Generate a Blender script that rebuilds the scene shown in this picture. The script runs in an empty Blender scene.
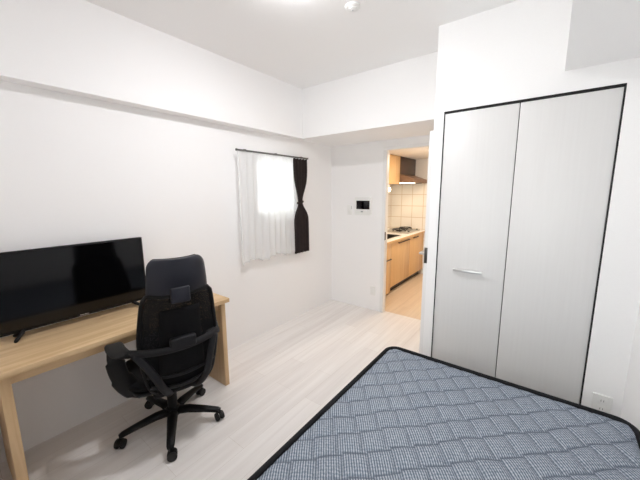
import bpy, bmesh, math, random
import numpy as np
from mathutils import Vector, Matrix

random.seed(7)
COL = bpy.context.scene.collection
PI = math.pi
SC = bpy.context.scene

# ------------------------------------------------------------------ materials
MATS = {}


def new_mat(name):
    m = bpy.data.materials.new(name)
    m.use_nodes = True
    nt = m.node_tree
    b = nt.nodes['Principled BSDF']
    MATS[name] = m
    return m, nt, b


def node(nt, kind, **kw):
    n = nt.nodes.new(kind)
    for k, v in kw.items():
        if k in n.inputs:
            n.inputs[k].default_value = v
        else:
            setattr(n, k, v)
    return n


def coords(nt, scale=(1, 1, 1), loc=(0, 0, 0), rot=(0, 0, 0)):
    tc = node(nt, 'ShaderNodeTexCoord')
    mp = node(nt, 'ShaderNodeMapping')
    mp.inputs['Scale'].default_value = scale
    mp.inputs['Location'].default_value = loc
    mp.inputs['Rotation'].default_value = rot
    nt.links.new(tc.outputs['Object'], mp.inputs['Vector'])
    return mp.outputs['Vector']


def ramp(nt, fac, stops):
    r = node(nt, 'ShaderNodeValToRGB')
    els = r.color_ramp.elements
    els[0].position, els[0].color = stops[0][0], (*stops[0][1], 1)
    els[1].position, els[1].color = stops[-1][0], (*stops[-1][1], 1)
    for p, c in stops[1:-1]:
        e = els.new(p)
        e.color = (*c, 1)
    nt.links.new(fac, r.inputs['Fac'])
    return r.outputs['Color']


def bump(nt, b, height, strength=.1, dist=.002):
    n = node(nt, 'ShaderNodeBump')
    n.inputs['Strength'].default_value = strength
    n.inputs['Distance'].default_value = dist
    nt.links.new(height, n.inputs['Height'])
    nt.links.new(n.outputs['Normal'], b.inputs['Normal'])


def simple(name, col, rough=.5, metal=0., noise=0., nscale=40, bumps=0., spec=.5):
    m, nt, b = new_mat(name)
    b.inputs['Base Color'].default_value = (*col, 1)
    b.inputs['Roughness'].default_value = rough
    b.inputs['Metallic'].default_value = metal
    b.inputs['Specular IOR Level'].default_value = spec
    if noise or bumps:
        v = coords(nt)
        nz = node(nt, 'ShaderNodeTexNoise')
        nz.inputs['Scale'].default_value = nscale
        nz.inputs['Detail'].default_value = 4
        nt.links.new(v, nz.inputs['Vector'])
        if noise:
            a = tuple(max(0, c * (1 - noise)) for c in col)
            d = tuple(min(1, c * (1 + noise)) for c in col)
            nt.links.new(ramp(nt, nz.outputs['Fac'], [(.3, a), (.7, d)]), b.inputs['Base Color'])
        if bumps:
            bump(nt, b, nz.outputs['Fac'], bumps)
    return m


def wood(name, dark, light, axis=1, rough=.4, stretch=.06, scale=26):
    m, nt, b = new_mat(name)
    s = [scale, scale, scale]
    s[axis] = scale * stretch
    v = coords(nt, tuple(s))
    nz = node(nt, 'ShaderNodeTexNoise')
    nz.inputs['Scale'].default_value = 1.
    nz.inputs['Detail'].default_value = 5
    nz.inputs['Distortion'].default_value = .6
    nt.links.new(v, nz.inputs['Vector'])
    nt.links.new(ramp(nt, nz.outputs['Fac'], [(.3, dark), (.68, light)]), b.inputs['Base Color'])
    b.inputs['Roughness'].default_value = rough
    bump(nt, b, nz.outputs['Fac'], .05, .001)
    return m


simple('wallpaper', (.925, .918, .916), .85, noise=.008, nscale=180, bumps=.06, spec=.2)
simple('ceiling_paper', (.92, .914, .91), .9, noise=.008, nscale=160, bumps=.06, spec=.2)
simple('white_paint', (.86, .86, .855), .45, bumps=.02, nscale=60)
simple('white_plastic', (.86, .86, .84), .35)
simple('grey_plastic', (.45, .46, .47), .4)
simple('black_plastic', (.004, .004, .0045), .5, spec=.25)
simple('dark_plastic', (.009, .009, .011), .55, spec=.3)
simple('navy_plastic', (.010, .011, .019), .45, spec=.4)
simple('black_gap', (.006, .006, .006), .7)
simple('steel', (.62, .61, .59), .28, 1.)
simple('dark_steel', (.10, .095, .09), .35, .8)
simple('iron', (.02, .019, .018), .55)
simple('rubber', (.012, .012, .012), .7)
simple('brown_cabinet', (.055, .028, .018), .35, noise=.12, nscale=14)
simple('hood_metal', (.21, .13, .09), .42, .25)
simple('counter_stone', (.86, .83, .78), .28, noise=.02, nscale=90)
simple('curtain_brown', (.022, .012, .010), .85, noise=.25, nscale=60, bumps=.2)
simple('chair_fabric', (.006, .006, .007), .9, noise=.3, nscale=300, bumps=.2, spec=.2)
simple('mattress_border', (.008, .008, .010), .75, noise=.2, nscale=200, bumps=.1, spec=.25)
simple('bed_base', (.05, .05, .055), .8)
simple('rail_metal', (.16, .155, .15), .35, .6)
simple('aluminium', (.70, .70, .70), .35, .7)
wood('desk_oak', (.56, .375, .195), (.72, .525, .31), axis=1, rough=.45, scale=30)
wood('desk_oak_upright', (.55, .36, .19), (.70, .50, .29), axis=2, rough=.45, scale=30)
wood('kitchen_maple', (.66, .42, .20), (.74, .49, .25), axis=2, rough=.22, scale=20)


def closet_mat():
    m, nt, b = new_mat('closet_laminate')
    v = coords(nt, (70, 70, 2.2))
    nz = node(nt, 'ShaderNodeTexNoise')
    nz.inputs['Scale'].default_value = 1
    nz.inputs['Detail'].default_value = 4
    nt.links.new(v, nz.inputs['Vector'])
    nt.links.new(ramp(nt, nz.outputs['Fac'], [(.3, (.748, .738, .730)), (.7, (.766, .758, .750))]), b.inputs['Base Color'])
    b.inputs['Roughness'].default_value = .4
    bump(nt, b, nz.outputs['Fac'], .04, .001)


closet_mat()


def floor_mat(name, c1, c2, cm):
    m, nt, b = new_mat(name)
    v = coords(nt, (1, 1, 1), rot=(0, 0, PI / 2))
    br = node(nt, 'ShaderNodeTexBrick')
    br.offset = .37
    br.inputs['Scale'].default_value = 1
    br.inputs['Brick Width'].default_value = .91
    br.inputs['Row Height'].default_value = .148
    br.inputs['Mortar Size'].default_value = .0012
    br.inputs['Mortar Smooth'].default_value = .3
    br.inputs['Bias'].default_value = 0
    br.inputs['Color1'].default_value = c1
    br.inputs['Color2'].default_value = c2
    br.inputs['Mortar'].default_value = cm
    nt.links.new(v, br.inputs['Vector'])
    v2 = coords(nt, (22, 1.1, 1))
    nz = node(nt, 'ShaderNodeTexNoise')
    nz.inputs['Scale'].default_value = 1
    nz.inputs['Detail'].default_value = 6
    nz.inputs['Distortion'].default_value = .4
    nt.links.new(v2, nz.inputs['Vector'])
    c = ramp(nt, nz.outputs['Fac'], [(.28, (.91, .895, .885)), (.66, (1.05, 1.05, 1.05))])
    mx = node(nt, 'ShaderNodeMix', data_type='RGBA', blend_type='MULTIPLY')
    mx.inputs[0].default_value = .8
    nt.links.new(br.outputs['Color'], mx.inputs[6])
    nt.links.new(c, mx.inputs[7])
    nt.links.new(mx.outputs[2], b.inputs['Base Color'])
    b.inputs['Roughness'].default_value = .36
    b.inputs['Specular IOR Level'].default_value = .4


floor_mat('floor_planks', (.86, .835, .815, 1), (.80, .77, .75, 1), (.68, .64, .60, 1))
floor_mat('kitchen_planks', (.76, .64, .50, 1), (.71, .58, .44, 1), (.55, .43, .30, 1))


def tile_mat(name, axes, off):
    """square wall tiles; axes = which object axes span the wall"""
    m, nt, b = new_mat(name)
    tc = node(nt, 'ShaderNodeTexCoord')
    sp = node(nt, 'ShaderNodeSeparateXYZ')
    nt.links.new(tc.outputs['Object'], sp.inputs[0])
    cb = node(nt, 'ShaderNodeCombineXYZ')
    for i, a in enumerate(axes):
        ad = node(nt, 'ShaderNodeMath', operation='ADD')
        ad.inputs[1].default_value = off[i]
        nt.links.new(sp.outputs[a], ad.inputs[0])
        nt.links.new(ad.outputs[0], cb.inputs[i])
    br = node(nt, 'ShaderNodeTexBrick')
    br.offset = 0
    br.inputs['Scale'].default_value = 1
    br.inputs['Brick Width'].default_value = .205
    br.inputs['Row Height'].default_value = .21
    br.inputs['Mortar Size'].default_value = .005
    br.inputs['Mortar Smooth'].default_value = .1
    br.inputs['Color1'].default_value = (.84, .81, .76, 1)
    br.inputs['Color2'].default_value = (.82, .79, .735, 1)
    br.inputs['Mortar'].default_value = (.64, .54, .42, 1)
    nt.links.new(cb.outputs[0], br.inputs['Vector'])
    nt.links.new(br.outputs['Color'], b.inputs['Base Color'])
    b.inputs['Roughness'].default_value = .2
    bump(nt, b, br.outputs['Fac'], -.3, .002)


tile_mat('tiles_end', (0, 2), (.065 + 2.05, .0))
tile_mat('tiles_side', (1, 2), (2.05, .0))


def lace_mat():
    m, nt, b = new_mat('lace')
    nt.nodes.remove(b)
    out = nt.nodes['Material Output']
    di = node(nt, 'ShaderNodeBsdfDiffuse')
    di.inputs['Color'].default_value = (.92, .92, .92, 1)
    tl = node(nt, 'ShaderNodeBsdfTranslucent')
    tl.inputs['Color'].default_value = (.94, .94, .94, 1)
    tr = node(nt, 'ShaderNodeBsdfTransparent')
    m1 = node(nt, 'ShaderNodeMixShader')
    m1.inputs[0].default_value = .5
    nt.links.new(di.outputs[0], m1.inputs[1])
    nt.links.new(tl.outputs[0], m1.inputs[2])
    m2 = node(nt, 'ShaderNodeMixShader')
    m2.inputs[0].default_value = .30
    nt.links.new(m1.outputs[0], m2.inputs[1])
    nt.links.new(tr.outputs[0], m2.inputs[2])
    nt.links.new(m2.outputs[0], out.inputs['Surface'])


lace_mat()


def mesh_fabric():
    """open weave of the chair back: black threads, tiny holes"""
    m, nt, b = new_mat('mesh_fabric')
    out = nt.nodes['Material Output']
    b.inputs['Base Color'].default_value = (.006, .006, .007, 1)
    b.inputs['Roughness'].default_value = .8
    b.inputs['Specular IOR Level'].default_value = .2
    tr = node(nt, 'ShaderNodeBsdfTransparent')
    mx = node(nt, 'ShaderNodeMixShader')
    v = coords(nt, (380, 380, 380))
    w = node(nt, 'ShaderNodeTexVoronoi')
    w.inputs['Scale'].default_value = 1
    nt.links.new(v, w.inputs['Vector'])
    lt = node(nt, 'ShaderNodeMath', operation='LESS_THAN')
    lt.inputs[1].default_value = .29
    nt.links.new(w.outputs['Distance'], lt.inputs[0])
    nt.links.new(lt.outputs[0], mx.inputs[0])
    nt.links.new(b.outputs[0], mx.inputs[1])
    nt.links.new(tr.outputs[0], mx.inputs[2])
    nt.links.new(mx.outputs[0], out.inputs['Surface'])


mesh_fabric()


def thin_glass():
    m, nt, b = new_mat('window_glass')
    nt.nodes.remove(b)
    out = nt.nodes['Material Output']
    gl = node(nt, 'ShaderNodeBsdfGlossy')
    gl.inputs['Roughness'].default_value = .02
    tr = node(nt, 'ShaderNodeBsdfTransparent')
    tr.inputs['Color'].default_value = (.96, .98, .97, 1)
    fr = node(nt, 'ShaderNodeFresnel')
    fr.inputs['IOR'].default_value = 1.45
    mx = node(nt, 'ShaderNodeMixShader')
    nt.links.new(fr.outputs[0], mx.inputs[0])
    nt.links.new(tr.outputs[0], mx.inputs[1])
    nt.links.new(gl.outputs[0], mx.inputs[2])
    nt.links.new(mx.outputs[0], out.inputs['Surface'])


thin_glass()


def screen_mat():
    m, nt, b = new_mat('screen_glass')
    b.inputs['Base Color'].default_value = (.002, .002, .0025, 1)
    b.inputs['Roughness'].default_value = .09
    b.inputs['Specular IOR Level'].default_value = .35


screen_mat()


def emit(name, col, strength):
    m, nt, b = new_mat(name)
    b.inputs['Base Color'].default_value = (.8, .8, .8, 1)
    b.inputs['Emission Color'].default_value = (*col, 1)
    b.inputs['Emission Strength'].default_value = strength


LAMP = 345.0
emit('lamp_diffuser', (.985, .985, 1.01), LAMP)
emit('warm_bulb', (1., .80, .55), 9.)
emit('warm_downlight', (1., .82, .62), 270.)
emit('hood_lamp', (1., .86, .66), 6.)


def mattress_mat():
    m, nt, b = new_mat('quilted_knit')
    tc = node(nt, 'ShaderNodeTexCoord')
    mp = node(nt, 'ShaderNodeMapping')
    mp.inputs['Rotation'].default_value = (0, 0, math.radians(54))   # rib direction onto y
    nt.links.new(tc.outputs['Object'], mp.inputs['Vector'])
    sp = node(nt, 'ShaderNodeSeparateXYZ')
    nt.links.new(mp.outputs[0], sp.inputs[0])

    def wave(o, period):
        mu = node(nt, 'ShaderNodeMath', operation='MULTIPLY')
        mu.inputs[1].default_value = 2 * PI / period
        nt.links.new(o, mu.inputs[0])
        si = node(nt, 'ShaderNodeMath', operation='SINE')
        nt.links.new(mu.outputs[0], si.inputs[0])
        return si.outputs[0]
    a = wave(sp.outputs[1], .0105)
    c = wave(sp.outputs[0], .015)
    mu = node(nt, 'ShaderNodeMath', operation='MULTIPLY_ADD')
    mu.inputs[1].default_value = .22
    nt.links.new(c, mu.inputs[0])
    nt.links.new(a, mu.inputs[2])
    nz = node(nt, 'ShaderNodeTexNoise')
    nz.inputs['Scale'].default_value = 140
    nz.inputs['Detail'].default_value = 3
    nt.links.new(tc.outputs['Object'], nz.inputs['Vector'])
    m2 = node(nt, 'ShaderNodeMath', operation='MULTIPLY_ADD')
    m2.inputs[1].default_value = 2.8
    nt.links.new(nz.outputs['Fac'], m2.inputs[0])
    nt.links.new(mu.outputs[0], m2.inputs[2])
    mr = node(nt, 'ShaderNodeMapRange')
    mr.inputs['From Min'].default_value = .2
    mr.inputs['From Max'].default_value = 2.6
    nt.links.new(m2.outputs[0], mr.inputs['Value'])
    col = ramp(nt, mr.outputs[0], [(.0, (.095, .122, .158)), (.45, (.175, .212, .262)), (1., (.47, .505, .56))])
    # groove shade painted into the colour along the seams, from a mesh attribute
    at = node(nt, 'ShaderNodeAttribute')
    at.attribute_name = 'seam_shade'
    mx = node(nt, 'ShaderNodeMix', data_type='RGBA')
    nt.links.new(at.outputs['Fac'], mx.inputs[0])
    nt.links.new(col, mx.inputs[6])
    mx.inputs[7].default_value = (.09, .11, .145, 1)
    nt.links.new(mx.outputs[2], b.inputs['Base Color'])
    b.inputs['Roughness'].default_value = .75
    b.inputs['Specular IOR Level'].default_value = .25


mattress_mat()

# ------------------------------------------------------------------ geometry helpers


def link(name, bm, mat, parent=None, smooth=False, angle=None):
    me = bpy.data.meshes.new(name)
    bmesh.ops.recalc_face_normals(bm, faces=bm.faces[:])
    bm.to_mesh(me)
    bm.free()
    me.materials.append(MATS[mat])
    if smooth:
        for p in me.polygons:
            p.use_smooth = True
    if angle is not None:
        for p in me.polygons:
            p.use_smooth = True
        me.set_sharp_from_angle(angle=math.radians(angle))
    o = bpy.data.objects.new(name, me)
    COL.objects.link(o)
    if parent:
        o.parent = parent
    return o


def empty(name, loc=(0, 0, 0), rz=0.):
    o = bpy.data.objects.new(name, None)
    o.empty_display_size = .1
    o.location = loc
    o.rotation_euler = (0, 0, rz)
    COL.objects.link(o)
    return o


def tag(o, label, cat, group=None):
    o['label'] = label
    o['category'] = cat
    if group:
        o['group'] = group
    return o


def structure(o, label=None):
    o['kind'] = 'structure'
    if label:
        o['label'] = label
    return o


def box(bm, x0, x1, y0, y1, z0, z1, bev=0., seg=2):
    r = bmesh.ops.create_cube(bm, size=1.)
    vs = r['verts']
    for v in vs:
        v.co = Vector(((x0 + x1) / 2 + v.co.x * (x1 - x0), (y0 + y1) / 2 + v.co.y * (y1 - y0), (z0 + z1) / 2 + v.co.z * (z1 - z0)))
    if bev > 0:
        es = list({e for v in vs for e in v.link_edges})
        bmesh.ops.bevel(bm, geom=es, offset=bev, segments=seg, affect='EDGES', profile=.5)
    return bm


def BX(name, mat, parent, *args, bev=0., seg=2):
    bm = bmesh.new()
    box(bm, *args, bev=bev, seg=seg)
    return link(name, bm, mat, parent, angle=35 if bev else None)


def multi(name, mat, parent, boxes, bev=0.):
    bm = bmesh.new()
    for a in boxes:
        box(bm, *a, bev=bev)
    return link(name, bm, mat, parent, angle=35 if bev else None)


def tube(bm, pts, rad, n=10, closed=False, flat=1., up=Vector((0, 0, 1))):
    """sweep a (possibly flattened) circle along points; rad may be a list"""
    pts = [Vector(p) for p in pts]
    N = len(pts)
    rads = rad if isinstance(rad, (list, tuple)) else [rad] * N
    rings = []
    for i, p in enumerate(pts):
        if closed:
            t = (pts[(i + 1) % N] - pts[i - 1]).normalized()
        else:
            t = (pts[min(i + 1, N - 1)] - pts[max(i - 1, 0)]).normalized()
        a = up.cross(t)
        if a.length < 1e-4:
            a = Vector((1, 0, 0)).cross(t)
        a.normalize()
        b = t.cross(a)
        rings.append([bm.verts.new(p + (a * math.cos(2 * PI * k / n) + b * math.sin(2 * PI * k / n) * flat) * rads[i]) for k in range(n)])
    for i in range(N if closed else N - 1):
        A, B = rings[i], rings[(i + 1) % N]
        for k in range(n):
            bm.faces.new((A[k], A[(k + 1) % n], B[(k + 1) % n], B[k]))
    if not closed:
        bm.faces.new(rings[0][::-1])
        bm.faces.new(rings[-1])
    return bm


def lathe(bm, prof, n=28, c=(0, 0, 0), axis='z'):
    rings = []
    for r, z in prof:
        ring = []
        for k in range(n):
            a = 2 * PI * k / n
            q = (r * math.cos(a), r * math.sin(a), z)
            if axis == 'y':
                q = (q[0], q[2], q[1])
            if axis == 'x':
                q = (q[2], q[0], q[1])
            ring.append(bm.verts.new((c[0] + q[0], c[1] + q[1], c[2] + q[2])))
        rings.append(ring)
    for A, B in zip(rings, rings[1:]):
        for k in range(n):
            bm.faces.new((A[k], A[(k + 1) % n], B[(k + 1) % n], B[k]))
    bm.faces.new(rings[0][::-1])
    bm.faces.new(rings[-1])
    return bm


def shell(bm, nu, nv, fn, thick):
    """closed curved panel; fn(s, t) -> (point, normal) with s in -1..1 and t in 0..1; thick may be a function"""
    F, B = [], []
    for j in range(nv + 1):
        fr, br = [], []
        for i in range(nu + 1):
            s, t = -1 + 2 * i / nu, j / nv
            p, nrm = fn(s, t)
            th = thick(s, t) if callable(thick) else thick
            fr.append(bm.verts.new(Vector(p) + Vector(nrm) * th / 2))
            br.append(bm.verts.new(Vector(p) - Vector(nrm) * th / 2))
        F.append(fr)
        B.append(br)
    for j in range(nv):
        for i in range(nu):
            bm.faces.new((F[j][i], F[j][i + 1], F[j + 1][i + 1], F[j + 1][i]))
            bm.faces.new((B[j][i], B[j + 1][i], B[j + 1][i + 1], B[j][i + 1]))
    for i in range(nu):
        bm.faces.new((F[0][i], B[0][i], B[0][i + 1], F[0][i + 1]))
        bm.faces.new((F[nv][i], F[nv][i + 1], B[nv][i + 1], B[nv][i]))
    for j in range(nv):
        bm.faces.new((F[j][0], F[j + 1][0], B[j + 1][0], B[j][0]))
        bm.faces.new((F[j][nu], B[j][nu], B[j + 1][nu], F[j + 1][nu]))
    return bm


def rounded_plate(bm, w, h, r, d, seg=6):
    """rounded rectangle in the xz plane, centred, thickness d along +y from 0 to -d"""
    out = []
    for cx, cz, a0 in ((w / 2 - r, h / 2 - r, 0), (-w / 2 + r, h / 2 - r, PI / 2), (-w / 2 + r, -h / 2 + r, PI), (w / 2 - r, -h / 2 + r, 1.5 * PI)):
        for k in range(seg + 1):
            a = a0 + PI / 2 * k / seg
            out.append((cx + r * math.cos(a), cz + r * math.sin(a)))
    A = [bm.verts.new((x, 0, z)) for x, z in out]
    e = min(.3 * d, .003)
    Bv = [bm.verts.new((x, -d + e, z)) for x, z in out]
    sx, sz = (w - 2 * e) / w, (h - 2 * e) / h
    Cv = [bm.verts.new((x * sx, -d, z * sz)) for x, z in out]
    n = len(out)
    for P, Q in ((A, Bv), (Bv, Cv)):
        for k in range(n):
            bm.faces.new((P[k], P[(k + 1) % n], Q[(k + 1) % n], Q[k]))
    bm.faces.new(A[::-1])
    bm.faces.new(Cv)
    return bm


def bez(p, n=14):
    """Catmull-Rom through the points"""
    p = [Vector(q) for q in p]
    P = [2 * p[0] - p[1]] + p + [2 * p[-1] - p[-2]]
    out = []
    for i in range(1, len(P) - 2):
        for k in range(n):
            t = k / n
            a, b, c, d = P[i - 1:i + 3]
            out.append(.5 * ((2 * b) + (c - a) * t + (2 * a - 5 * b + 4 * c - d) * t * t + (3 * b - a - 3 * c + d) * t ** 3))
    out.append(p[-1])
    return out


# ------------------------------------------------------------------ room shell
RX = 2.807          # inner face of the wall beside the bed
RY = -3.44          # inner face of the wall behind the camera
CZ = 2.638          # ceiling height
SZ = 2.117          # underside of the two long beams
CY = -1.075         # face of the closet wall
KY, KL, KR, KZ = 2.1, -.065, 1.80, 2.09     # kitchen: end wall, side walls, ceiling
T = .06

structure(BX('floor', 'floor_planks', None, -.3, RX + .2, RY - .2, T, -.06, 0))
structure(BX('floor_kitchen', 'kitchen_planks', None, -.3, RX + .2, T, KY + .2, -.06, 0))
structure(BX('ceiling', 'ceiling_paper', None, -.3, RX + .2, RY - .2, .0, CZ, CZ + .06))

# wall with the small window
wy0, wy1, wz0, wz1 = -1.30, -.72, 1.27, 1.88
structure(multi('wall_left', 'wallpaper', None, [
    (-.16, 0, RY - .2, wy0, 0, CZ), (-.16, 0, wy1, 0, 0, CZ), (-.16, 0, wy0, wy1, 0, wz0), (-.16, 0, wy0, wy1, wz1, CZ)]))
# doorway wall
DX0, DX1, DZ = .80, 1.60, 2.002
structure(multi('wall_back', 'wallpaper', None, [
    (-.16, DX0 - .035, .0, T, 0, SZ + .5), (DX0 - .035, DX1 + .035, .0, T, DZ + .03, SZ + .5), (DX1 + .035, RX + .2, .0, T, 0, SZ + .5)]))
structure(BX('wall_right', 'wallpaper', None, RX, RX + .15, RY - .2, 0, 0, CZ))
# wall behind the camera, with an opening for the added fill window
bx0, bx1, bz0, bz1 = 1.50, 2.55, .85, 1.98
structure(multi('wall_rear', 'wallpaper', None, [
    (0, bx0, RY - .15, RY, 0, CZ), (bx1, RX, RY - .15, RY, 0, CZ), (bx0, bx1, RY - .15, RY, bz1, CZ), (bx0, bx1, RY - .15, RY, 0, bz0)]))

# beams
structure(BX('beam_left', 'wallpaper', None, 0, .10, RY, -.698, SZ, CZ))
structure(BX('beam_back', 'wallpaper', None, 0, 1.656, -.698, 0, SZ, CZ))
structure(BX('beam_right', 'wallpaper', None, 2.37, RX, RY, CY, 2.187, CZ))

# closet walls
CX0, CX1, CZT = 1.722, 2.634, 2.072
structure(multi('wall_closet', 'wallpaper', None, [
    (1.656, CX0, CY, CY + .07, 0, CZ), (CX1, RX, CY, CY + .07, 0, CZ), (CX0, CX1, CY, CY + .07, CZT, CZ),
    (1.656, 1.70, CY + .07, 0, 0, CZ)]))
structure(BX('closet_shade_sheet', 'black_gap', None, 1.70, RX, CY + .12, CY + .14, 0, 2.3))  # sheet coloured black to stand for the shade inside the closet
# black head track, and side strips coloured black for the shaded door gaps
structure(BX('trim_1', 'black_gap', None, CX0, CX1, CY + .006, CY + .07, CZT - .014, CZT))
structure(BX('gap_shade_right', 'black_gap', None, CX1 - .007, CX1, CY + .004, CY + .07, 0, CZT - .014))
structure(BX('gap_shade_left', 'black_gap', None, CX0, CX0 + .006, CY + .006, CY + .07, 0, CZT - .014))

# door frame of the kitchen doorway
structure(multi('trim_4', 'white_paint', None, [
    (DX0 - .045, DX0, -.012, T + .006, 0, DZ), (DX1, DX1 + .038, -.012, T + .006, 0, DZ), (DX0 - .045, DX1 + .038, -.012, T + .006, DZ, DZ + .04)], bev=.003))
sp = BX('strike_plate', 'black_plastic', None, DX0 - .0005, DX0 + .003, -.010, .012, .935, 1.035)
tag(sp, 'small black strike plate on the kitchen door jamb', 'strike plate')

# ------------------------------------------------------------------ small window (window_1)
w1 = structure(empty('window_1', (0, (wy0 + wy1) / 2, wz0)))
hw, hh = (wy1 - wy0) / 2, wz1 - wz0


def frame_yz(bm, x0, x1, y0, y1, z0, z1, t):
    box(bm, x0, x1, y0, y1, z0, z0 + t)
    box(bm, x0, x1, y0, y1, z1 - t, z1)
    box(bm, x0, x1, y0, y0 + t, z0 + t, z1 - t)
    box(bm, x0, x1, y1 - t, y1, z0 + t, z1 - t)


bm = bmesh.new()
frame_yz(bm, -.10, -.05, -hw, hw, 0, hh, .035)
link('window_frame', bm, 'aluminium', w1)
BX('glass_pane', 'window_glass', w1, -.078, -.073, -hw + .034, hw - .034, .034, hh - .034)
BX('window_sill', 'white_paint', w1, -.05, .012, -hw, hw, -.018, 0.0, bev=.003)

# unseen window added behind the camera to let in fill light
w2 = structure(empty('fill_window', ((bx0 + bx1) / 2, RY, 0)))
hx = (bx1 - bx0) / 2
bm = bmesh.new()
for a, b in ((-hx, 0), (0, hx)):
    box(bm, a, b, -.10, -.05, bz0, bz0 + .05)
    box(bm, a, b, -.10, -.05, bz1 - .05, bz1)
    box(bm, a, a + .045, -.10, -.05, bz0 + .05, bz1 - .05)
    box(bm, b - .045, b, -.10, -.05, bz0 + .05, bz1 - .05)
link('window_frame', bm, 'aluminium', w2)
for a, b in ((-hx, 0), (0, hx)):
    BX('glass_pane', 'window_glass', w2, a + .04, b - .04, -.078, -.073, bz0 + .045, bz1 - .045)

# ------------------------------------------------------------------ kitchen
structure(BX('wall_kitchen_end', 'tiles_end', None, KL - .1, KR + .1, KY, KY + .1, 0, KZ + .3))
structure(BX('wall_kitchen_left', 'tiles_side', None, KL - .1, KL, T, KY, 0, KZ + .3))
structure(BX('wall_kitchen_right', 'wallpaper', None, KR, KR + .1, T, KY, 0, KZ + .3))
structure(BX('ceiling_kitchen', 'ceiling_paper', None, KL, KR, T, KY, KZ, KZ + .06))

CF, CT = .585, .79          # cabinet fronts, underside of the worktop


def handle_bar(parent, x, y0, y1, z, mat='iron'):
    bm = bmesh.new()
    box(bm, x + .014, x + .024, y0, y1, z - .007, z + .007, bev=.002)
    box(bm, x - .001, x + .016, y0 + .006, y0 + .016, z - .005, z + .005)
    box(bm, x - .001, x + .016, y1 - .016, y1 - .006, z - .005, z + .005)
    return link('handle', bm, mat, parent)


def base_cabinet(y0, y1, label, doors, toe, top=CT - .001):
    c = empty('kitchen_base_cabinet', (.26, (y0 + y1) / 2, 0))
    m = (y0 + y1) / 2
    tag(c, label, 'cabinet', 'kitchen base cabinets under the worktop')

    def L(x):
        return x - .26
    BX('carcass', 'kitchen_maple', c, L(KL + .005), L(CF - .02), y0 - m + .001, y1 - m - .001, .10 if toe else .02, top)
    BX('toe_kick', 'iron', c, L(KL + .02), L(CF - .065 if toe else CF - .03), y0 - m + .001, y1 - m - .001, 0, .10 if toe else .02)
    for (a, b, z0, z1, hy0, hy1, hz) in doors:
        d = BX('door', 'kitchen_maple', c, L(CF - .019), L(CF), a - m + .002, b - m - .002, z0, z1, bev=.0015)
        handle_bar(d, L(CF), hy0 - m, hy1 - m, hz)
    return c


base_cabinet(.26, .69, 'maple base cabinet with a single front beside the kitchen doorway, reaching the floor',
             [(.26, .69, .03, .775, .46, .67, .548)], False)
base_cabinet(.69, 1.42, 'wide maple base cabinet below the kitchen sink over a dark toe kick',
             [(.69, 1.42, .105, .775, .93, 1.37, .752)], True, .64)
base_cabinet(1.42, 2.095, 'maple base cabinet below the gas stove at the tiled end wall',
             [(1.42, 2.095, .105, .775, 1.55, 1.78, .752)], True)

wt = empty('kitchen_worktop', (.26, 1.18, CT))
tag(wt, 'pale stone worktop running along the kitchen base cabinets', 'worktop')
SX0, SX1, SY0, SY1 = .16, .48, .78, 1.28
bm = bmesh.new()
for a in ((KL + .001, SX0, .255, KY - .003), (SX1, CF + .02, .255, KY - .003), (SX0, SX1, .255, SY0), (SX0, SX1, SY1, KY - .003)):
    box(bm, a[0] - .26, a[1] - .26, a[2] - 1.18, a[3] - 1.18, 0, .028)
link('slab', bm, 'counter_stone', wt)
BX('front_edge', 'kitchen_maple', wt, CF + .02 - .26, CF + .026 - .26, .255 - 1.18, KY - .003 - 1.18, -.004, .028, bev=.002)

sk = empty('kitchen_sink', ((SX0 + SX1) / 2, (SY0 + SY1) / 2, CT + .028))
tag(sk, 'steel sink basin set into the pale kitchen worktop', 'sink')
bm = bmesh.new()
a, b, dp, w = (SX1 - SX0) / 2 - .002, (SY1 - SY0) / 2 - .002, -.16, .004
for q in ((-a, -a + w, -b, b, dp, .001), (a - w, a, -b, b, dp, .001), (-a + w, a - w, -b, -b + w, dp, .001), (-a + w, a - w, b - w, b, dp, .001), (-a, a, -b, b, dp - w, dp)):
    box(bm, *q)
link('basin', bm, 'dark_steel', sk)
bm = bmesh.new()
for q in ((-a - .018, -a, -b - .018, b + .018, .001, .004), (a, a + .018, -b - .018, b + .018, .001, .004), (-a, a, -b - .018, -b, .001, .004), (-a, a, b, b + .018, .001, .004)):
    box(bm, *q)
link('rim', bm, 'steel', sk)
bm = bmesh.new()
lathe(bm, [(.030, dp + .0005), (.030, dp + .006), (.012, dp + .004)], 20)
link('drain', bm, 'steel', sk, angle=30)

st = empty('gas_stove', (.28, 1.78, CT + .029))
tag(st, 'gas stove with black grates on the worktop by the tiled end wall', 'stove')
BX('hob_plate', 'steel', st, -.24, .24, -.29, .29, 0, .022, bev=.006)
for yy in (-.15, .15):
    bm = bmesh.new()
    lathe(bm, [(.052, .022), (.052, .036), (.03, .042)], 20, (.02, yy, 0))
    link('burner', bm, 'iron', st, angle=30)
    bm = bmesh.new()
    tube(bm, [(.02 + .105 * math.cos(t * PI / 12), yy + .105 * math.sin(t * PI / 12), .052) for t in range(24)], .007, 8, closed=True)
    for k in range(6):
        t = k * PI / 3
        c, s = math.cos(t), math.sin(t)
        tube(bm, [(.02 + .035 * c, yy + .035 * s, .060), (.02 + .105 * c, yy + .105 * s, .056), (.02 + .125 * c, yy + .125 * s, .022)], .006, 6)
    link('pan_support', bm, 'iron', st, smooth=True)
for yy in (-.20, .20):
    bm = bmesh.new()
    lathe(bm, [(.018, .018), (.016, .036), (.008, .038)], 16, (.215, yy, 0))
    link('knob', bm, 'iron', st, angle=30)

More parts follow.
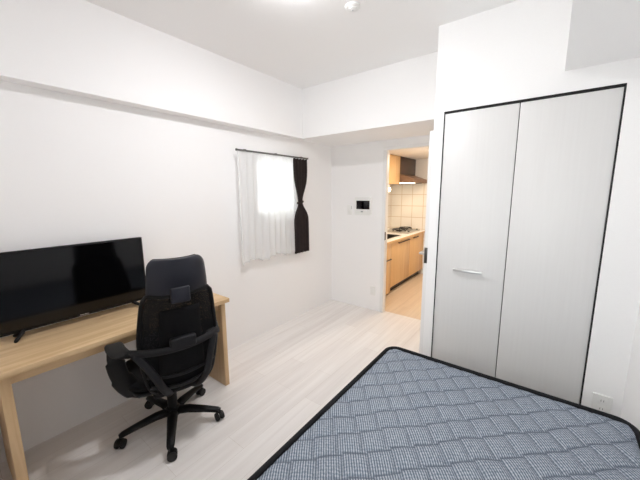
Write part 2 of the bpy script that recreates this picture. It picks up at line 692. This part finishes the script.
up = empty('kitchen_wall_cabinet', (.16, .93, 1.645))
tag(up, 'glossy maple wall cabinet mounted high beside the range hood', 'cabinet')
BX('carcass', 'kitchen_maple', up, KL + .002 - .16, .36 - .16, -.47, .475, 0, .445 - .003)
for y0, y1 in ((-.47, .0), (.0, .475)):
    BX('door', 'kitchen_maple', up, .361 - .16, .38 - .16, y0 + .002, y1 - .002, -.004, .436, bev=.0015)

rh = empty('range_hood', (.16, 1.755, 1.67))
tag(rh, 'dark brown range hood with lit underside above the gas stove', 'range hood')
BX('duct_cover', 'brown_cabinet', rh, KL + .002 - .16, .385 - .16, -.345, .335, .135, .415, bev=.003)
bm = bmesh.new()
prof = [(KL + .002 - .16, .135), (.385 - .16, .135), (.60 - .16, .055), (.60 - .16, .0), (.57 - .16, -.003), (KL + .002 - .16, -.003)]
fa = [bm.verts.new((x, -.345, z)) for x, z in prof]
fb = [bm.verts.new((x, .335, z)) for x, z in prof]
bm.faces.new(fa)
bm.faces.new(fb[::-1])
for k in range(len(prof)):
    q = (k + 1) % len(prof)
    bm.faces.new((fa[k], fb[k], fb[q], fa[q]))
link('canopy', bm, 'hood_metal', rh)
BX('filter', 'iron', rh, -.15, .36, .02, .30, -.009, -.0032)
BX('lamp_cover', 'hood_lamp', rh, -.15, .36, -.31, -.02, -.009, -.0032, bev=.002)

bl = empty('cabinet_lamp', (.36, 1.02, 1.64))
tag(bl, 'small round glowing lamp hanging under the kitchen wall cabinet', 'lamp')
bm = bmesh.new()
lathe(bm, [(.014, -.052), (.014, .0005)], 14)
link('holder', bm, 'white_plastic', bl, angle=30)
bm = bmesh.new()
bmesh.ops.create_uvsphere(bm, u_segments=20, v_segments=12, radius=.036, matrix=Matrix.Translation((0, 0, -.085)))
link('bulb', bm, 'warm_bulb', bl, smooth=True)

dl = empty('kitchen_downlight', (1.05, .95, KZ))
tag(dl, 'round warm downlight in the kitchen ceiling', 'ceiling light')
bm = bmesh.new()
lathe(bm, [(.085, .0), (.085, -.012), (.075, -.014)], 28)
link('ring', bm, 'white_plastic', dl, angle=30)
bm = bmesh.new()
lathe(bm, [(.074, -.013), (.072, -.018), (.04, -.022), (.005, -.023)], 28)
link('lens', bm, 'warm_downlight', dl, angle=30)

structure(BX('trim_5', 'white_paint', None, KL, KR, KY - .008, KY, 1.70, KZ))

# ------------------------------------------------------------------ kitchen door (door_1), standing open against the closet
d1 = structure(empty('door_1', (1.55, -.012, 0)))
BX('door_leaf', 'white_paint', d1, 0, .036, -.822, -.004, .008, 2.0, bev=.002)
BX('latch_plate', 'dark_steel', d1, .004, .030, -.8245, -.821, .915, 1.050, bev=.001)
bm = bmesh.new()
lathe(bm, [(.024, .0), (.024, -.006), (.011, -.008), (.010, -.055)], 16, (0, -.768, 0.985), 'x')
tube(bm, bez([(-.048, -.768, 0.985), (-.055, -.755, 0.985), (-.056, -.70, 0.985), (-.056, -.645, 0.984)], 6), .0085, 10)
link('handle', bm, 'steel', d1, angle=40)
bm = bmesh.new()
lathe(bm, [(.024, .036), (.024, .041), (.011, .043), (.010, .048)], 16, (0, -.768, 0.985), 'x')
link('handle', bm, 'steel', d1, angle=40)

# ------------------------------------------------------------------ closet doors (door_2, door_3)
mid = 2.170
y_f = CY + .010
d2 = structure(empty('door_2', (CX0, y_f, 0)), 'pale closet door panel with a bar handle')
BX('door_leaf', 'closet_laminate', d2, .006, mid - CX0 - .0025, 0, .022, .012, CZT - .016, bev=.0015)
h0, h1, hz = 1.850 - CX0, 2.038 - CX0, .955
bm = bmesh.new()
box(bm, h0, h1, -.030, -.018, hz - .010, hz + .010, bev=.004)
box(bm, h0 + .004, h0 + .020, -.020, .001, hz - .008, hz + .008, bev=.002)
box(bm, h1 - .020, h1 - .004, -.020, .001, hz - .008, hz + .008, bev=.002)
o = link('handle', bm, 'aluminium', d2, angle=40)
d3 = structure(empty('door_3', (mid, y_f, 0)), 'plain pale closet door panel')
BX('door_leaf', 'closet_laminate', d3, .0025, CX1 - mid - .0078, 0, .022, .012, CZT - .016, bev=.0015)

# ------------------------------------------------------------------ wall fittings


def plate_thing(name, label, cat, loc, w, h, r, d, mat='white_plastic', rz=0):
    t = empty(name, loc, rz)
    tag(t, label, cat)
    bm = bmesh.new()
    rounded_plate(bm, w, h, r, d)
    link('plate', bm, mat, t, angle=35)
    return t


ic = plate_thing('wall_intercom', 'white intercom panel with a black screen beside the kitchen doorway', 'intercom', (.495, 0, 1.345), .235, .225, .014, .022)
BX('screen', 'screen_glass', ic, -.090, .097, -.0245, -.0215, -.040, .068, bev=.001)
for k in range(3):
    BX('button', 'grey_plastic' if k == 1 else 'white_plastic', ic, -.06 + .05 * k - .016, -.06 + .05 * k + .016, -.0245, -.0215, -.078, -.062, bev=.001)
BX('speaker_grille', 'white_plastic', ic, -.05, .05, -.0235, -.0215, .083, .096, bev=.0008)

sw = plate_thing('light_switch', 'small white wall switch beside the intercom panel', 'switch', (.295, 0, 1.29), .075, .125, .006, .009)
rk = BX('rocker', 'white_plastic', sw, -.024, .024, -.0125, -.0085, -.045, .045, bev=.0015)
BX('indicator', 'grey_plastic', rk, .026, .031, -.0115, -.0085, .012, .05)

ol = plate_thing('wall_outlet', 'white wall outlet low beside the kitchen doorway', 'outlet', (.652, 0, .262), .072, .118, .006, .008)
BX('socket', 'white_plastic', ol, -.018, .018, -.0105, -.0075, -.038, .038, bev=.001)

o2 = plate_thing('wall_outlet', 'white twin outlet on the closet wall above the bed corner', 'outlet', (2.722, CY, .262), .088, .120, .006, .008)
for k in (-1, 1):
    s = BX('socket', 'white_plastic', o2, -.021, .021, -.0105, -.0075, k * .026 - .020, k * .026 + .020, bev=.001)
    for q in (-1, 1):
        BX('slot', 'iron', s, q * .006 - .001, q * .006 + .001, -.0108, -.0100, k * .026 - .006, k * .026 + .006)

sd = empty('smoke_detector', (1.306, -1.632, CZ))
tag(sd, 'small round white smoke detector on the ceiling', 'smoke detector')
bm = bmesh.new()
lathe(bm, [(.046, 0), (.046, -.007), (.040, -.011), (.032, -.013)], 28)
link('base', bm, 'white_plastic', sd, angle=30)
bm = bmesh.new()
lathe(bm, [(.028, -.0125), (.026, -.018), (.016, -.021), (.003, -.0215)], 24)
link('sensor_cap', bm, 'white_plastic', sd, angle=40)
bm = bmesh.new()
lathe(bm, [(.005, -.020), (.005, -.0235)], 12)
link('indicator', bm, 'grey_plastic', sd, angle=40)

# the room's ceiling lamp, just above the frame
LX, LY = 1.20, -2.06
cl = empty('ceiling_lamp', (LX, LY, CZ))
tag(cl, 'round white ceiling lamp in the middle of the room', 'ceiling lamp')
bm = bmesh.new()
lathe(bm, [(.080, 0), (.080, -.012), (.077, -.016), (.071, -.016), (.071, -.010)], 40)
link('base', bm, 'white_plastic', cl, angle=30)
bm = bmesh.new()
lathe(bm, [(.0705, -.0095), (.0705, -.020), (.062, -.028), (.040, -.033), (.020, -.0355), (.004, -.036)], 40)
link('diffuser', bm, 'lamp_diffuser', cl, smooth=True)

# ------------------------------------------------------------------ curtains
rail = empty('curtain_rail', (0, -1.1, 1.906))
tag(rail, 'thin grey curtain rail above the small window', 'curtain rail')
bm = bmesh.new()
box(bm, .075, .089, -.50, .497, -.008, .008, bev=.003)
link('track', bm, 'rail_metal', rail, angle=35)
for yy in (-.40, .0, .40):
    BX('bracket', 'rail_metal', rail, 0, .080, yy - .012, yy + .012, .004, .014, bev=.001)
for yy in (-.503, .500):
    BX('end_cap', 'rail_metal', rail, .073, .091, yy - .005, yy + .005, -.010, .010, bev=.002)


def cloth(name, mat, fn, nu, nv, solid=.0012):
    bm = bmesh.new()
    G = [[bm.verts.new(fn(i / nu, j / nv)) for i in range(nu + 1)] for j in range(nv + 1)]
    for j in range(nv):
        for i in range(nu):
            bm.faces.new((G[j][i], G[j][i + 1], G[j + 1][i + 1], G[j + 1][i]))
    o = link(name, bm, mat, smooth=True)
    md = o.modifiers.new('thickness', 'SOLIDIFY')
    md.thickness = solid
    md.offset = 0
    return o


def lace_fn(s, t):
    # t: 0 top .. 1 hem
    y = -1.60 + s * .735 - .012 * t * (1 - s)
    ph = s * 2 * PI * 9 + .8 * math.sin(s * 7)
    amp = .005 + .004 * t
    x = .080 + amp * math.sin(ph) + .010 * t * math.sin(s * 2 * PI * 2.2 + .8)
    z = 1.898 - t * (1.05 + .016 * math.sin(s * 2 * PI * 2.2 + 2.) + .006 * math.sin(ph))
    return (x, y + .006 * math.cos(ph), z)


tag(cloth('lace_curtain', 'lace', lace_fn, 180, 40), 'sheer white lace curtain hanging over the small bright window', 'curtain')

dk = empty('dark_curtain', (.08, -.73, 1.91))
tag(dk, 'dark brown curtain tied back in the middle beside the white lace', 'curtain')


def drape(s, t):
    z = 1.890 - t * 1.070
    zt = (t - .455)
    pinch = math.exp(-(zt / .17) ** 2) if zt < 0 else math.exp(-(zt / .10) ** 2)
    w = (.112 - .082 * pinch)
    if zt > 0:
        w = .118 - .088 * pinch + .006 * t
    yc = -.738 + .008 * t + .004 * math.sin(t * 3) - .014 * pinch
    amp = .022 * (1 - .45 * pinch)
    ph = s * 2 * PI * 4.5
    return (.002 + amp * math.sin(ph), yc + .73 + (2 * s - 1) * w, z - 1.91 + .004 * math.sin(ph))


o = cloth('drape', 'curtain_brown', drape, 90, 60, .003)
o.parent = dk
bm = bmesh.new()
pts = []
for k in range(24):
    a = 2 * PI * k / 24
    pts.append((.002 + .026 * math.cos(a), -.010 + .036 * math.sin(a), 1.408 - 1.91 + .012 * math.sin(a)))
tube(bm, pts, .010, 8, closed=True, flat=1.0)
o = link('tie_band', bm, 'curtain_brown', dk, smooth=True)

# ------------------------------------------------------------------ desk
DZT = .73
FX, BXX, LY0, RY1 = .492, .002, -3.285, -2.052
dsk = empty('desk', (.25, -2.66, 0))
tag(dsk, 'light oak desk with panel legs standing along the white wall', 'desk')


def Dk(*a):
    return (a[0] - .25, a[1] - .25, a[2] + 2.66, a[3] + 2.66, a[4], a[5])


BX('desktop', 'desk_oak', dsk, *Dk(BXX, FX, LY0, RY1, DZT - .031, DZT), bev=.002)
BX('leg', 'desk_oak_upright', dsk, *Dk(BXX + .01, .446, -3.270, -3.230, 0, DZT - .031), bev=.0015)
BX('leg', 'desk_oak_upright', dsk, *Dk(BXX + .01, .446, -2.098, -2.062, 0, DZT - .031), bev=.0015)
BX('apron', 'desk_oak', dsk, *Dk(.390, .407, -3.230, -2.098, DZT - .102, DZT - .031))
BX('back_rail', 'desk_oak', dsk, *Dk(BXX + .02, BXX + .038, -3.230, -2.098, DZT - .082, DZT - .031))

# ------------------------------------------------------------------ television
tv = empty('television', (.094, -2.845, DZT))
tag(tv, 'black flat screen television standing on the oak desk', 'television')
TW, TB, TT = .375, .036, .488
bm = bmesh.new()
box(bm, -.012, .012, -TW, TW, TB, TT, bev=.004)
link('screen_housing', bm, 'black_plastic', tv, angle=35)
bm = bmesh.new()
box(bm, -.040, -.011, -TW * .75, TW * .75, TB + .03, TT - .14, bev=.010)
link('rear_housing', bm, 'black_plastic', tv, angle=35)
BX('screen', 'screen_glass', tv, .0115, .0128, -TW + .010, TW - .010, TB + .018, TT - .010)
lg = bmesh.new()
for k, (y0, h) in enumerate(((-.020, .007), (-.012, .005), (-.005, .005), (.003, .006), (.010, .005), (.017, .005))):
    box(lg, .0118, .0134, y0 - .0026, y0 + .0026, TB + .006, TB + .006 + h)
link('logo', lg, 'aluminium', tv)
for s in (-1, 1):
    bm = bmesh.new()
    yt = s * (TW - .095)
    tube(bm, [(.0, yt, TB + .012), (.012, yt + s * .006, TB - .004), (.055, yt + s * .038, .0095), (.062, yt + s * .042, .0075)], [.012, .0115, .0095, .007], 8)
    tube(bm, [(.0, yt, TB + .012), (-.008, yt + s * .004, TB - .004), (-.042, yt + s * .030, .0095), (-.048, yt + s * .033, .0075)], [.012, .0115, .0095, .007], 8)
    link('stand_foot', bm, 'black_plastic', tv, smooth=True)

cb = bmesh.new()
tube(cb, bez([(.012, -3.31, .30), (.02, -3.31, .16), (.08, -3.31, .08), (.25, -3.31, .30), (.42, -3.31, .45), (.50, -3.32, .40), (.58, -3.36, .15), (.60, -3.39, .012), (.70, -3.41, .006)], 8), .005, 8)
tag(link('power_cable', cb, 'rubber', smooth=True), 'black cable running down beside the near desk leg', 'cable')

# ------------------------------------------------------------------ office chair (local: +x backwards, +y to the sitter's left seen from behind = right)
ch = empty('office_chair', (.472, -2.530, 0), -math.radians(15))
tag(ch, 'black mesh office chair with headrest turned towards the desk', 'chair')
R = .298
BO = Vector((.032, -.004, 0))      # the column stands a little behind the seat's middle
OFF = math.radians(15)
angs = [math.radians(a) + OFF for a in (-104, -30, 43, 114, 186)]
bm = bmesh.new()
lathe(bm, [(.030, .072), (.046, .078), (.048, .112), (.036, .132), (.030, .134)], 24, BO)
link('hub', bm, 'black_plastic', ch, angle=40)
for a in angs:
    c, s = math.cos(a), math.sin(a)
    bm = bmesh.new()
    tube(bm, [Vector(q) + BO for q in ((.030 * c, .030 * s, .100), (.10 * c, .10 * s, .104), (.20 * c, .20 * s, .092), (.285 * c, .285 * s, .078), (.303 * c, .303 * s, .072))],
         [.033, .031, .026, .022, .017], 10, flat=.72)
    link('leg', bm, 'black_plastic', ch, smooth=True)
first = None
for k, a in enumerate(angs):
    if first is None:
        cs = bmesh.new()
        lathe(cs, [(.008, .048), (.008, .074)], 12)
        # hood over the twin wheels
        shell(cs, 8, 8, lambda s, t: ((.026 * math.cos(t * PI) + .006, s * .009, .029 + .027 * math.sin(t * PI)), (math.cos(t * PI), 0, math.sin(t * PI))), .004)
        first = link('caster', cs, 'black_plastic', ch, angle=40)
        for q in (-1, 1):
            wb = bmesh.new()
            lathe(wb, [(.010, q * .010), (.0265, q * .011), (.0275, q * .015), (.0265, q * .024), (.012, q * .026)], 22, (.006, 0, .0275), 'y')
            link('wheel', wb, 'rubber', first, angle=40)
        cst = first
    else:
        cst = first.copy()
        COL.objects.link(cst)
        cst.parent = ch
        for w in list(first.children):
            w2_ = w.copy()
            COL.objects.link(w2_)
            w2_.parent = cst
    cst.location = BO + Vector((R * math.cos(a), R * math.sin(a), 0))
    cst.rotation_euler = (0, 0, a + .9 + .7 * k)

bm = bmesh.new()
lathe(bm, [(.030, .125), (.030, .25), (.027, .252), (.027, .27), (.016, .272), (.016, .31)], 20, BO)
link('gas_lift', bm, 'black_plastic', ch, angle=40)
bm = bmesh.new()
box(bm, -.15, .17, -.12, .12,   .300, .352, bev=.015, seg=3)
tube(bm, [(.02, .06, .328), (.02, .20, .325), (.02, .235, .325)], [.007, .007, .010], 8)
link('tilt_mechanism', bm, 'dark_plastic', ch, angle=40)

# seat
def seat_fn(s, t):
    r = 1 - .05 * abs(2 * t - 1) ** 4
    w = .245 * (1 - .10 * max(0, t - .55) / .45) * (1 - abs(2 * t - 1) ** 8 * .18)
    d = .21 - t * .47
    z = .405 - .012 * math.sin(t * PI) + .018 * s * s - .03 * max(0, t - .8) / .2
    return ((d, s * w * r, z), (0, 0, 1))


bm = bmesh.new()
shell(bm, 18, 18, seat_fn, lambda s, t: .018 + .050 * (1 - s ** 6) * (1 - (2 * t - 1) ** 8))
link('seat', bm, 'chair_fabric', ch, smooth=True)
bm = bmesh.new()
shell(bm, 14, 14, lambda s, t: ((.20 - t * .44, s * .225 * (1 - .12 * abs(2 * t - 1) ** 6), .366 + .016 * s * s), (0, 0, 1)), .020)
link('seat_shell', bm, 'dark_plastic', ch, smooth=True)

# backrest: profile and outline
YC = .035


def bd(z):          # how far back the rest is at height z
    return .235 + .030 * math.sin((z - .36) / .36 * PI / 2) if z < .72 else .265 + .055 * ((z - .72) / .25) ** 1.3


def bw(z):          # half width at height z
    t = (z - .362) / .606
    w = .166 + .044 * math.sin(min(1, max(0, t) / .55) * PI / 2) - .036 * max(0, (t - .5) / .5) ** 1.4
    return w


def bcurve(s):      # sides come forward
    return -.035 * s * s


Z0, Z1 = .362, .968


def back_fn(s, t):
    z = Z0 + t * (Z1 - Z0)
    k = 1.
    if t > .94:
        k = 1 - .10 * ((t - .94) / .06) ** 2
    if t < .10:
        k = 1 - .16 * ((.10 - t) / .10) ** 2
    u = s * bw(z) * k
    zz = z + .010 * s * s * max(0, (t - .5) * 2) - .0
    return ((bd(z) + bcurve(s), YC + u, zz), Vector((1, .07 * 2 * s / .2 * .5, -.1)).normalized())


bk = bmesh.new()
shell(bk, 20, 24, back_fn, .004)
link('backrest_mesh', bk, 'mesh_fabric', ch, smooth=True)
loop = []
N = 26
for i in range(N):
    loop.append(back_fn(-1 + 2 * i / N, 0)[0])
for i in range(N):
    loop.append(back_fn(1, i / N)[0])
for i in range(N):
    loop.append(back_fn(1 - 2 * i / N, 1)[0])
for i in range(N):
    loop.append(back_fn(-1, 1 - i / N)[0])
bm = bmesh.new()
tube(bm, loop, .0125, 8, closed=True)
link('backrest_frame', bm, 'black_plastic', ch, smooth=True)
# lumbar cushion and lower cross ribs behind the mesh
bm = bmesh.new()
shell(bm, 14, 12, lambda s, t: ((bd(.49 + t * .40) + .014 + .6 * bcurve(s * .7), YC + s * (.125 - .02 * t), .49 + t * .40), (1, 0, 0)), lambda s, t: .006 + .022 * (1 - s ** 4) * (1 - (2 * t - 1) ** 4))
link('lumbar_support', bm, 'chair_fabric', ch, smooth=True)
for zz in (.425, .50):
    bm = bmesh.new()
    P = []
    for i in range(17):
        s = -1 + i / 8
        z = zz - .028 * (1 - s * s)
        P.append((bd(z) + bcurve(s) + .016, YC + s * bw(zz) * .97, z))
    tube(bm, P, .0115, 8)
    link('cross_rib', bm, 'dark_plastic', ch, smooth=True)
# wide yoke that crosses behind the back and joins the arms
bm = bmesh.new()
P = []
for i in range(25):
    s = -1 + i / 12
    P.append((bd(.68) + .050 - .075 * s * s, YC - .024 + s * .246, .672 - .012 * (1 - s * s)))
tube(bm, P, [.020 + .004 * abs(-1 + i / 12) for i in range(25)], 10, flat=.62, up=Vector((1, 0, 0)))
link('yoke', bm, 'dark_plastic', ch, smooth=True)
bm = bmesh.new()
box(bm, bd(.69) + .028, bd(.69) + .064, YC - .070, YC + .070, .655, .722, bev=.012, seg=3)
link('yoke_block', bm, 'dark_plastic', ch, angle=40)
# uprights from the mechanism to the yoke
for s in (-1, 1):
    bm = bmesh.new()
    tube(bm, bez([(.06, YC * .5 + s * .050, .326), (.20, YC + s * .070, .330), (.285, YC + s * .115, .425), (.290, YC - .01 + s * .160, .555), (.262, YC - .024 + s * .212, .668)], 8),
         .021, 10, flat=.6, up=Vector((1, 0, 0)))
    link('back_upright', bm, 'dark_plastic', ch, smooth=True)
# armrests
for s in (-1, 1):
    ar = bmesh.new()
    c_u = -.020 + s * .262
    tube(ar, bez([(.135, c_u, .662), (.13, c_u + s * .002, .590), (.125, c_u - s * .02, .480), (.110, c_u - s * .085, .372), (.07, c_u - s * .19, .325)], 8),
         [.036] * 8 + [.046] * 8 + [.055] * 8 + [.045] * 9, 10, flat=.38, up=Vector((1, 0, 0)))
    tube(ar, bez([(.13, c_u, .650), (.17, c_u - s * .004, .652), (.22, c_u - s * .03, .662), (.262, c_u - s * .058, .672)], 6), .020, 10, flat=.8)
    ao = link('armrest', ar, 'black_plastic', ch, smooth=True)
    pd = bmesh.new()
    shell(pd, 8, 16, lambda q, t: ((.098 + t * .165, c_u - s * .035 * t ** 2 + q * (.044 - .012 * (2 * t - 1) ** 6), .676 + .012 * (1 - t)), (0, 0, 1)), lambda q, t: .010 + .018 * (1 - q ** 4) * (1 - (2 * t - 1) ** 6))
    link('arm_pad', pd, 'rubber', ao, smooth=True)
# headrest
hb = bmesh.new()
box(hb, bd(.96) + .006, bd(.96) + .034, YC - .050, YC + .050, .930, 1.020, bev=.010, seg=3)
link('headrest_bracket', hb, 'navy_plastic', ch, angle=40)


def head_fn(s, t):
    t = 1 - (1 - t) ** 1.9
    z = .972 + t * .203
    w = .160 - .018 * t
    k = 1.
    if t > .76:
        k = 1 - .24 * (1 - math.sqrt(max(0, 1 - ((t - .76) / .24) ** 2)))
    if t < .12:
        k = 1 - .08 * ((.12 - t) / .12) ** 2
    d = .322 + .010 * math.sin(t * PI) - .045 * s * s + .012 * t
    return ((d, YC + s * w * k, z), Vector((1, .35 * s, .05)).normalized())


hd = bmesh.new()
shell(hd, 20, 24, head_fn, lambda s, t: .012 + .020 * (1 - s ** 6) * (1 - (2 * t - 1) ** 6))
ho = link('headrest', hd, 'navy_plastic', ch, smooth=True)
hp = bmesh.new()
shell(hp, 16, 14, lambda s, t: (Vector(head_fn(s * .94, .04 + t * .92)[0]) + Vector((-.022, 0, 0)), (1, 0, 0)), lambda s, t: .010 + .020 * (1 - s ** 4) * (1 - (2 * t - 1) ** 4))
link('headrest_pad', hp, 'chair_fabric', ho, smooth=True)

# ------------------------------------------------------------------ bed
MX0, MX1, MY0, MY1, MZ = 1.536, 2.792, -3.425, -1.440, .415
bed = empty('bed', ((MX0 + MX1) / 2, (MY0 + MY1) / 2, 0))
tag(bed, 'mattress bed with blue grey diamond quilted top and black piped edge', 'bed')
bcx, bcy = (MX0 + MX1) / 2, (MY0 + MY1) / 2
hwx, hwy, cr = (MX1 - MX0) / 2, (MY1 - MY0) / 2, .075


def rr_outline(hx_, hy_, r, seg=8):
    out = []
    for cx, cy, a0 in ((hx_ - r, hy_ - r, 0), (-hx_ + r, hy_ - r, PI / 2), (-hx_ + r, -hy_ + r, PI), (hx_ - r, -hy_ + r, 1.5 * PI)):
        for k in range(seg + 1):
            a = a0 + PI / 2 * k / seg
            out.append((cx + r * math.cos(a), cy + r * math.sin(a)))
    return out


def prism(bm, pts, z0, z1):
    A = [bm.verts.new((x, y, z0)) for x, y in pts]
    B = [bm.verts.new((x, y, z1)) for x, y in pts]
    n = len(pts)
    for k in range(n):
        bm.faces.new((A[k], A[(k + 1) % n], B[(k + 1) % n], B[k]))
    bm.faces.new(A[::-1])
    bm.faces.new(B)


bm = bmesh.new()
prism(bm, rr_outline(hwx, hwy, cr), .205, MZ - .034)
link('side_border', bm, 'mattress_border', bed, angle=35)
bm = bmesh.new()
tube(bm, [(x, y, MZ - .004) for x, y in rr_outline(hwx - .004, hwy - .004, cr)], .013, 10, closed=True)
link('piping', bm, 'mattress_border', bed, smooth=True)
bm = bmesh.new()
tube(bm, [(x, y, .210) for x, y in rr_outline(hwx - .002, hwy - .002, cr)], .011, 8, closed=True)
link('piping', bm, 'mattress_border', bed, smooth=True)

# quilted top as a fine relief
step = .0062
nx, ny = int(2 * hwx / step), int(2 * hwy / step)
xs = np.linspace(-hwx + .012, hwx - .012, nx)
ys = np.linspace(-hwy + .012, hwy - .012, ny)
X, Y = np.meshgrid(xs, ys)
# pull the square grid in at the rounded corners
rr = cr - .010
ex = np.abs(X) - (hwx - .012 - rr)
ey = np.abs(Y) - (hwy - .012 - rr)
inc = (ex > 0) & (ey > 0)
L = np.hypot(ex, ey)
mxe = np.maximum(ex, ey)
sc = np.where(inc & (L > 0), mxe / np.maximum(L, 1e-9), 1.)
X = np.where(inc, np.sign(X) * (hwx - .012 - rr + ex * sc), X)
Y = np.where(inc, np.sign(Y) * (hwy - .012 - rr + ey * sc), Y)
wx, wy = X + bcx, Y + bcy
q = (wx - wy) / math.sqrt(2)
p = (wx + wy) / math.sqrt(2)
Cq, Cp = .1085, .109
wob = .004 * np.sin(p * 23.) + .003 * np.sin(q * 17 + p * 9)
# stepped diamonds: each seam of one family leans and jumps back at the seams of the other
pr = (p - .075) / Cp
fp = pr - np.floor(pr)
qs = (q - 2.415 + wob - .010 * (fp - .5)) / Cq
row = np.floor(qs)
fq = qs - row
ps = (p - .075 + .21 * fq * Cq) / Cp
fpp = ps - np.floor(ps)
dq = np.minimum(fq, 1 - fq) * Cq
dpp = np.minimum(fpp, 1 - fpp) * Cp
d1_ = 1 - np.exp(-dq / .014)
d2_ = 1 - np.exp(-dpp / .014)
edge = np.minimum.reduce([hwx - .012 - np.abs(X), hwy - .012 - np.abs(Y)])
edge = np.clip(edge / .03, 0, 1)
puff = d1_ * d2_
Zt = MZ - .010 + (.013 * puff ** .8 + .004 * np.sin(wx * 5 + 1) * np.sin(wy * 4)) * (.25 + .75 * edge)
seam_shade = np.maximum(np.exp(-(dq / .0042) ** 2), .55 * np.exp(-(dpp / .0040) ** 2)) * (edge > .15)
me = bpy.data.meshes.new('quilted_top')
verts = np.stack([X.ravel(), Y.ravel(), Zt.ravel()], 1)
idx = np.arange(nx * ny).reshape(ny, nx)
faces = np.stack([idx[:-1, :-1].ravel(), idx[:-1, 1:].ravel(), idx[1:, 1:].ravel(), idx[1:, :-1].ravel()], 1)
me.from_pydata(verts.tolist(), [], faces.tolist())
at = me.attributes.new('seam_shade', 'FLOAT', 'POINT')
at.data.foreach_set('value', seam_shade.ravel().astype(np.float32))
me.polygons.foreach_set('use_smooth', [True] * len(me.polygons))
me.materials.append(MATS['quilted_knit'])
me.update()
o = bpy.data.objects.new('quilted_top', me)
COL.objects.link(o)
o.parent = bed
BX('bed_base', 'bed_base', bed, -hwx + .01, hwx - .01, -hwy + .01, hwy - .01, .13, .20, bev=.004)
for sx in (-1, 1):
    for sy in (-1, 0, 1):
        bm = bmesh.new()
        lathe(bm, [(.022, 0), (.030, .13)], 18, (sx * (hwx - .07), sy * (hwy - .08), 0))
        link('leg', bm, 'black_plastic', bed, angle=40)

# ------------------------------------------------------------------ daylight
w = bpy.data.worlds.new('sky')
SC.world = w
w.use_nodes = True
bg = w.node_tree.nodes['Background']
bg.inputs['Color'].default_value = (1., 1., 1., 1)
bg.inputs['Strength'].default_value = 5.8

# ------------------------------------------------------------------ camera
cam = bpy.data.cameras.new('camera')
co = bpy.data.objects.new('camera', cam)
COL.objects.link(co)
fw = Vector((-.599, .785, -.157)).normalized()
rt = Vector((.795, .606, -.007))
rt = (rt - fw * rt.dot(fw)).normalized()
upv = rt.cross(fw)
M = Matrix((rt, upv, -fw)).transposed().to_4x4()
M.translation = Vector((2.370, -3.370, 1.520))
co.matrix_world = M
cam.sensor_width = 36
cam.lens = 36 * 299.9 / 640
cam.clip_start = .02
SC.camera = co

SC.view_settings.view_transform = 'Standard'
SC.view_settings.look = 'None'
SC.view_settings.exposure = 0.06
SC.view_settings.gamma = 1
SC.view_settings.use_curve_mapping = False
SC.cycles.use_denoising = True
SC.cycles.max_bounces = 12
SC.cycles.diffuse_bounces = 8
SC.cycles.transparent_max_bounces = 24
SC.cycles.sample_clamp_indirect = 8
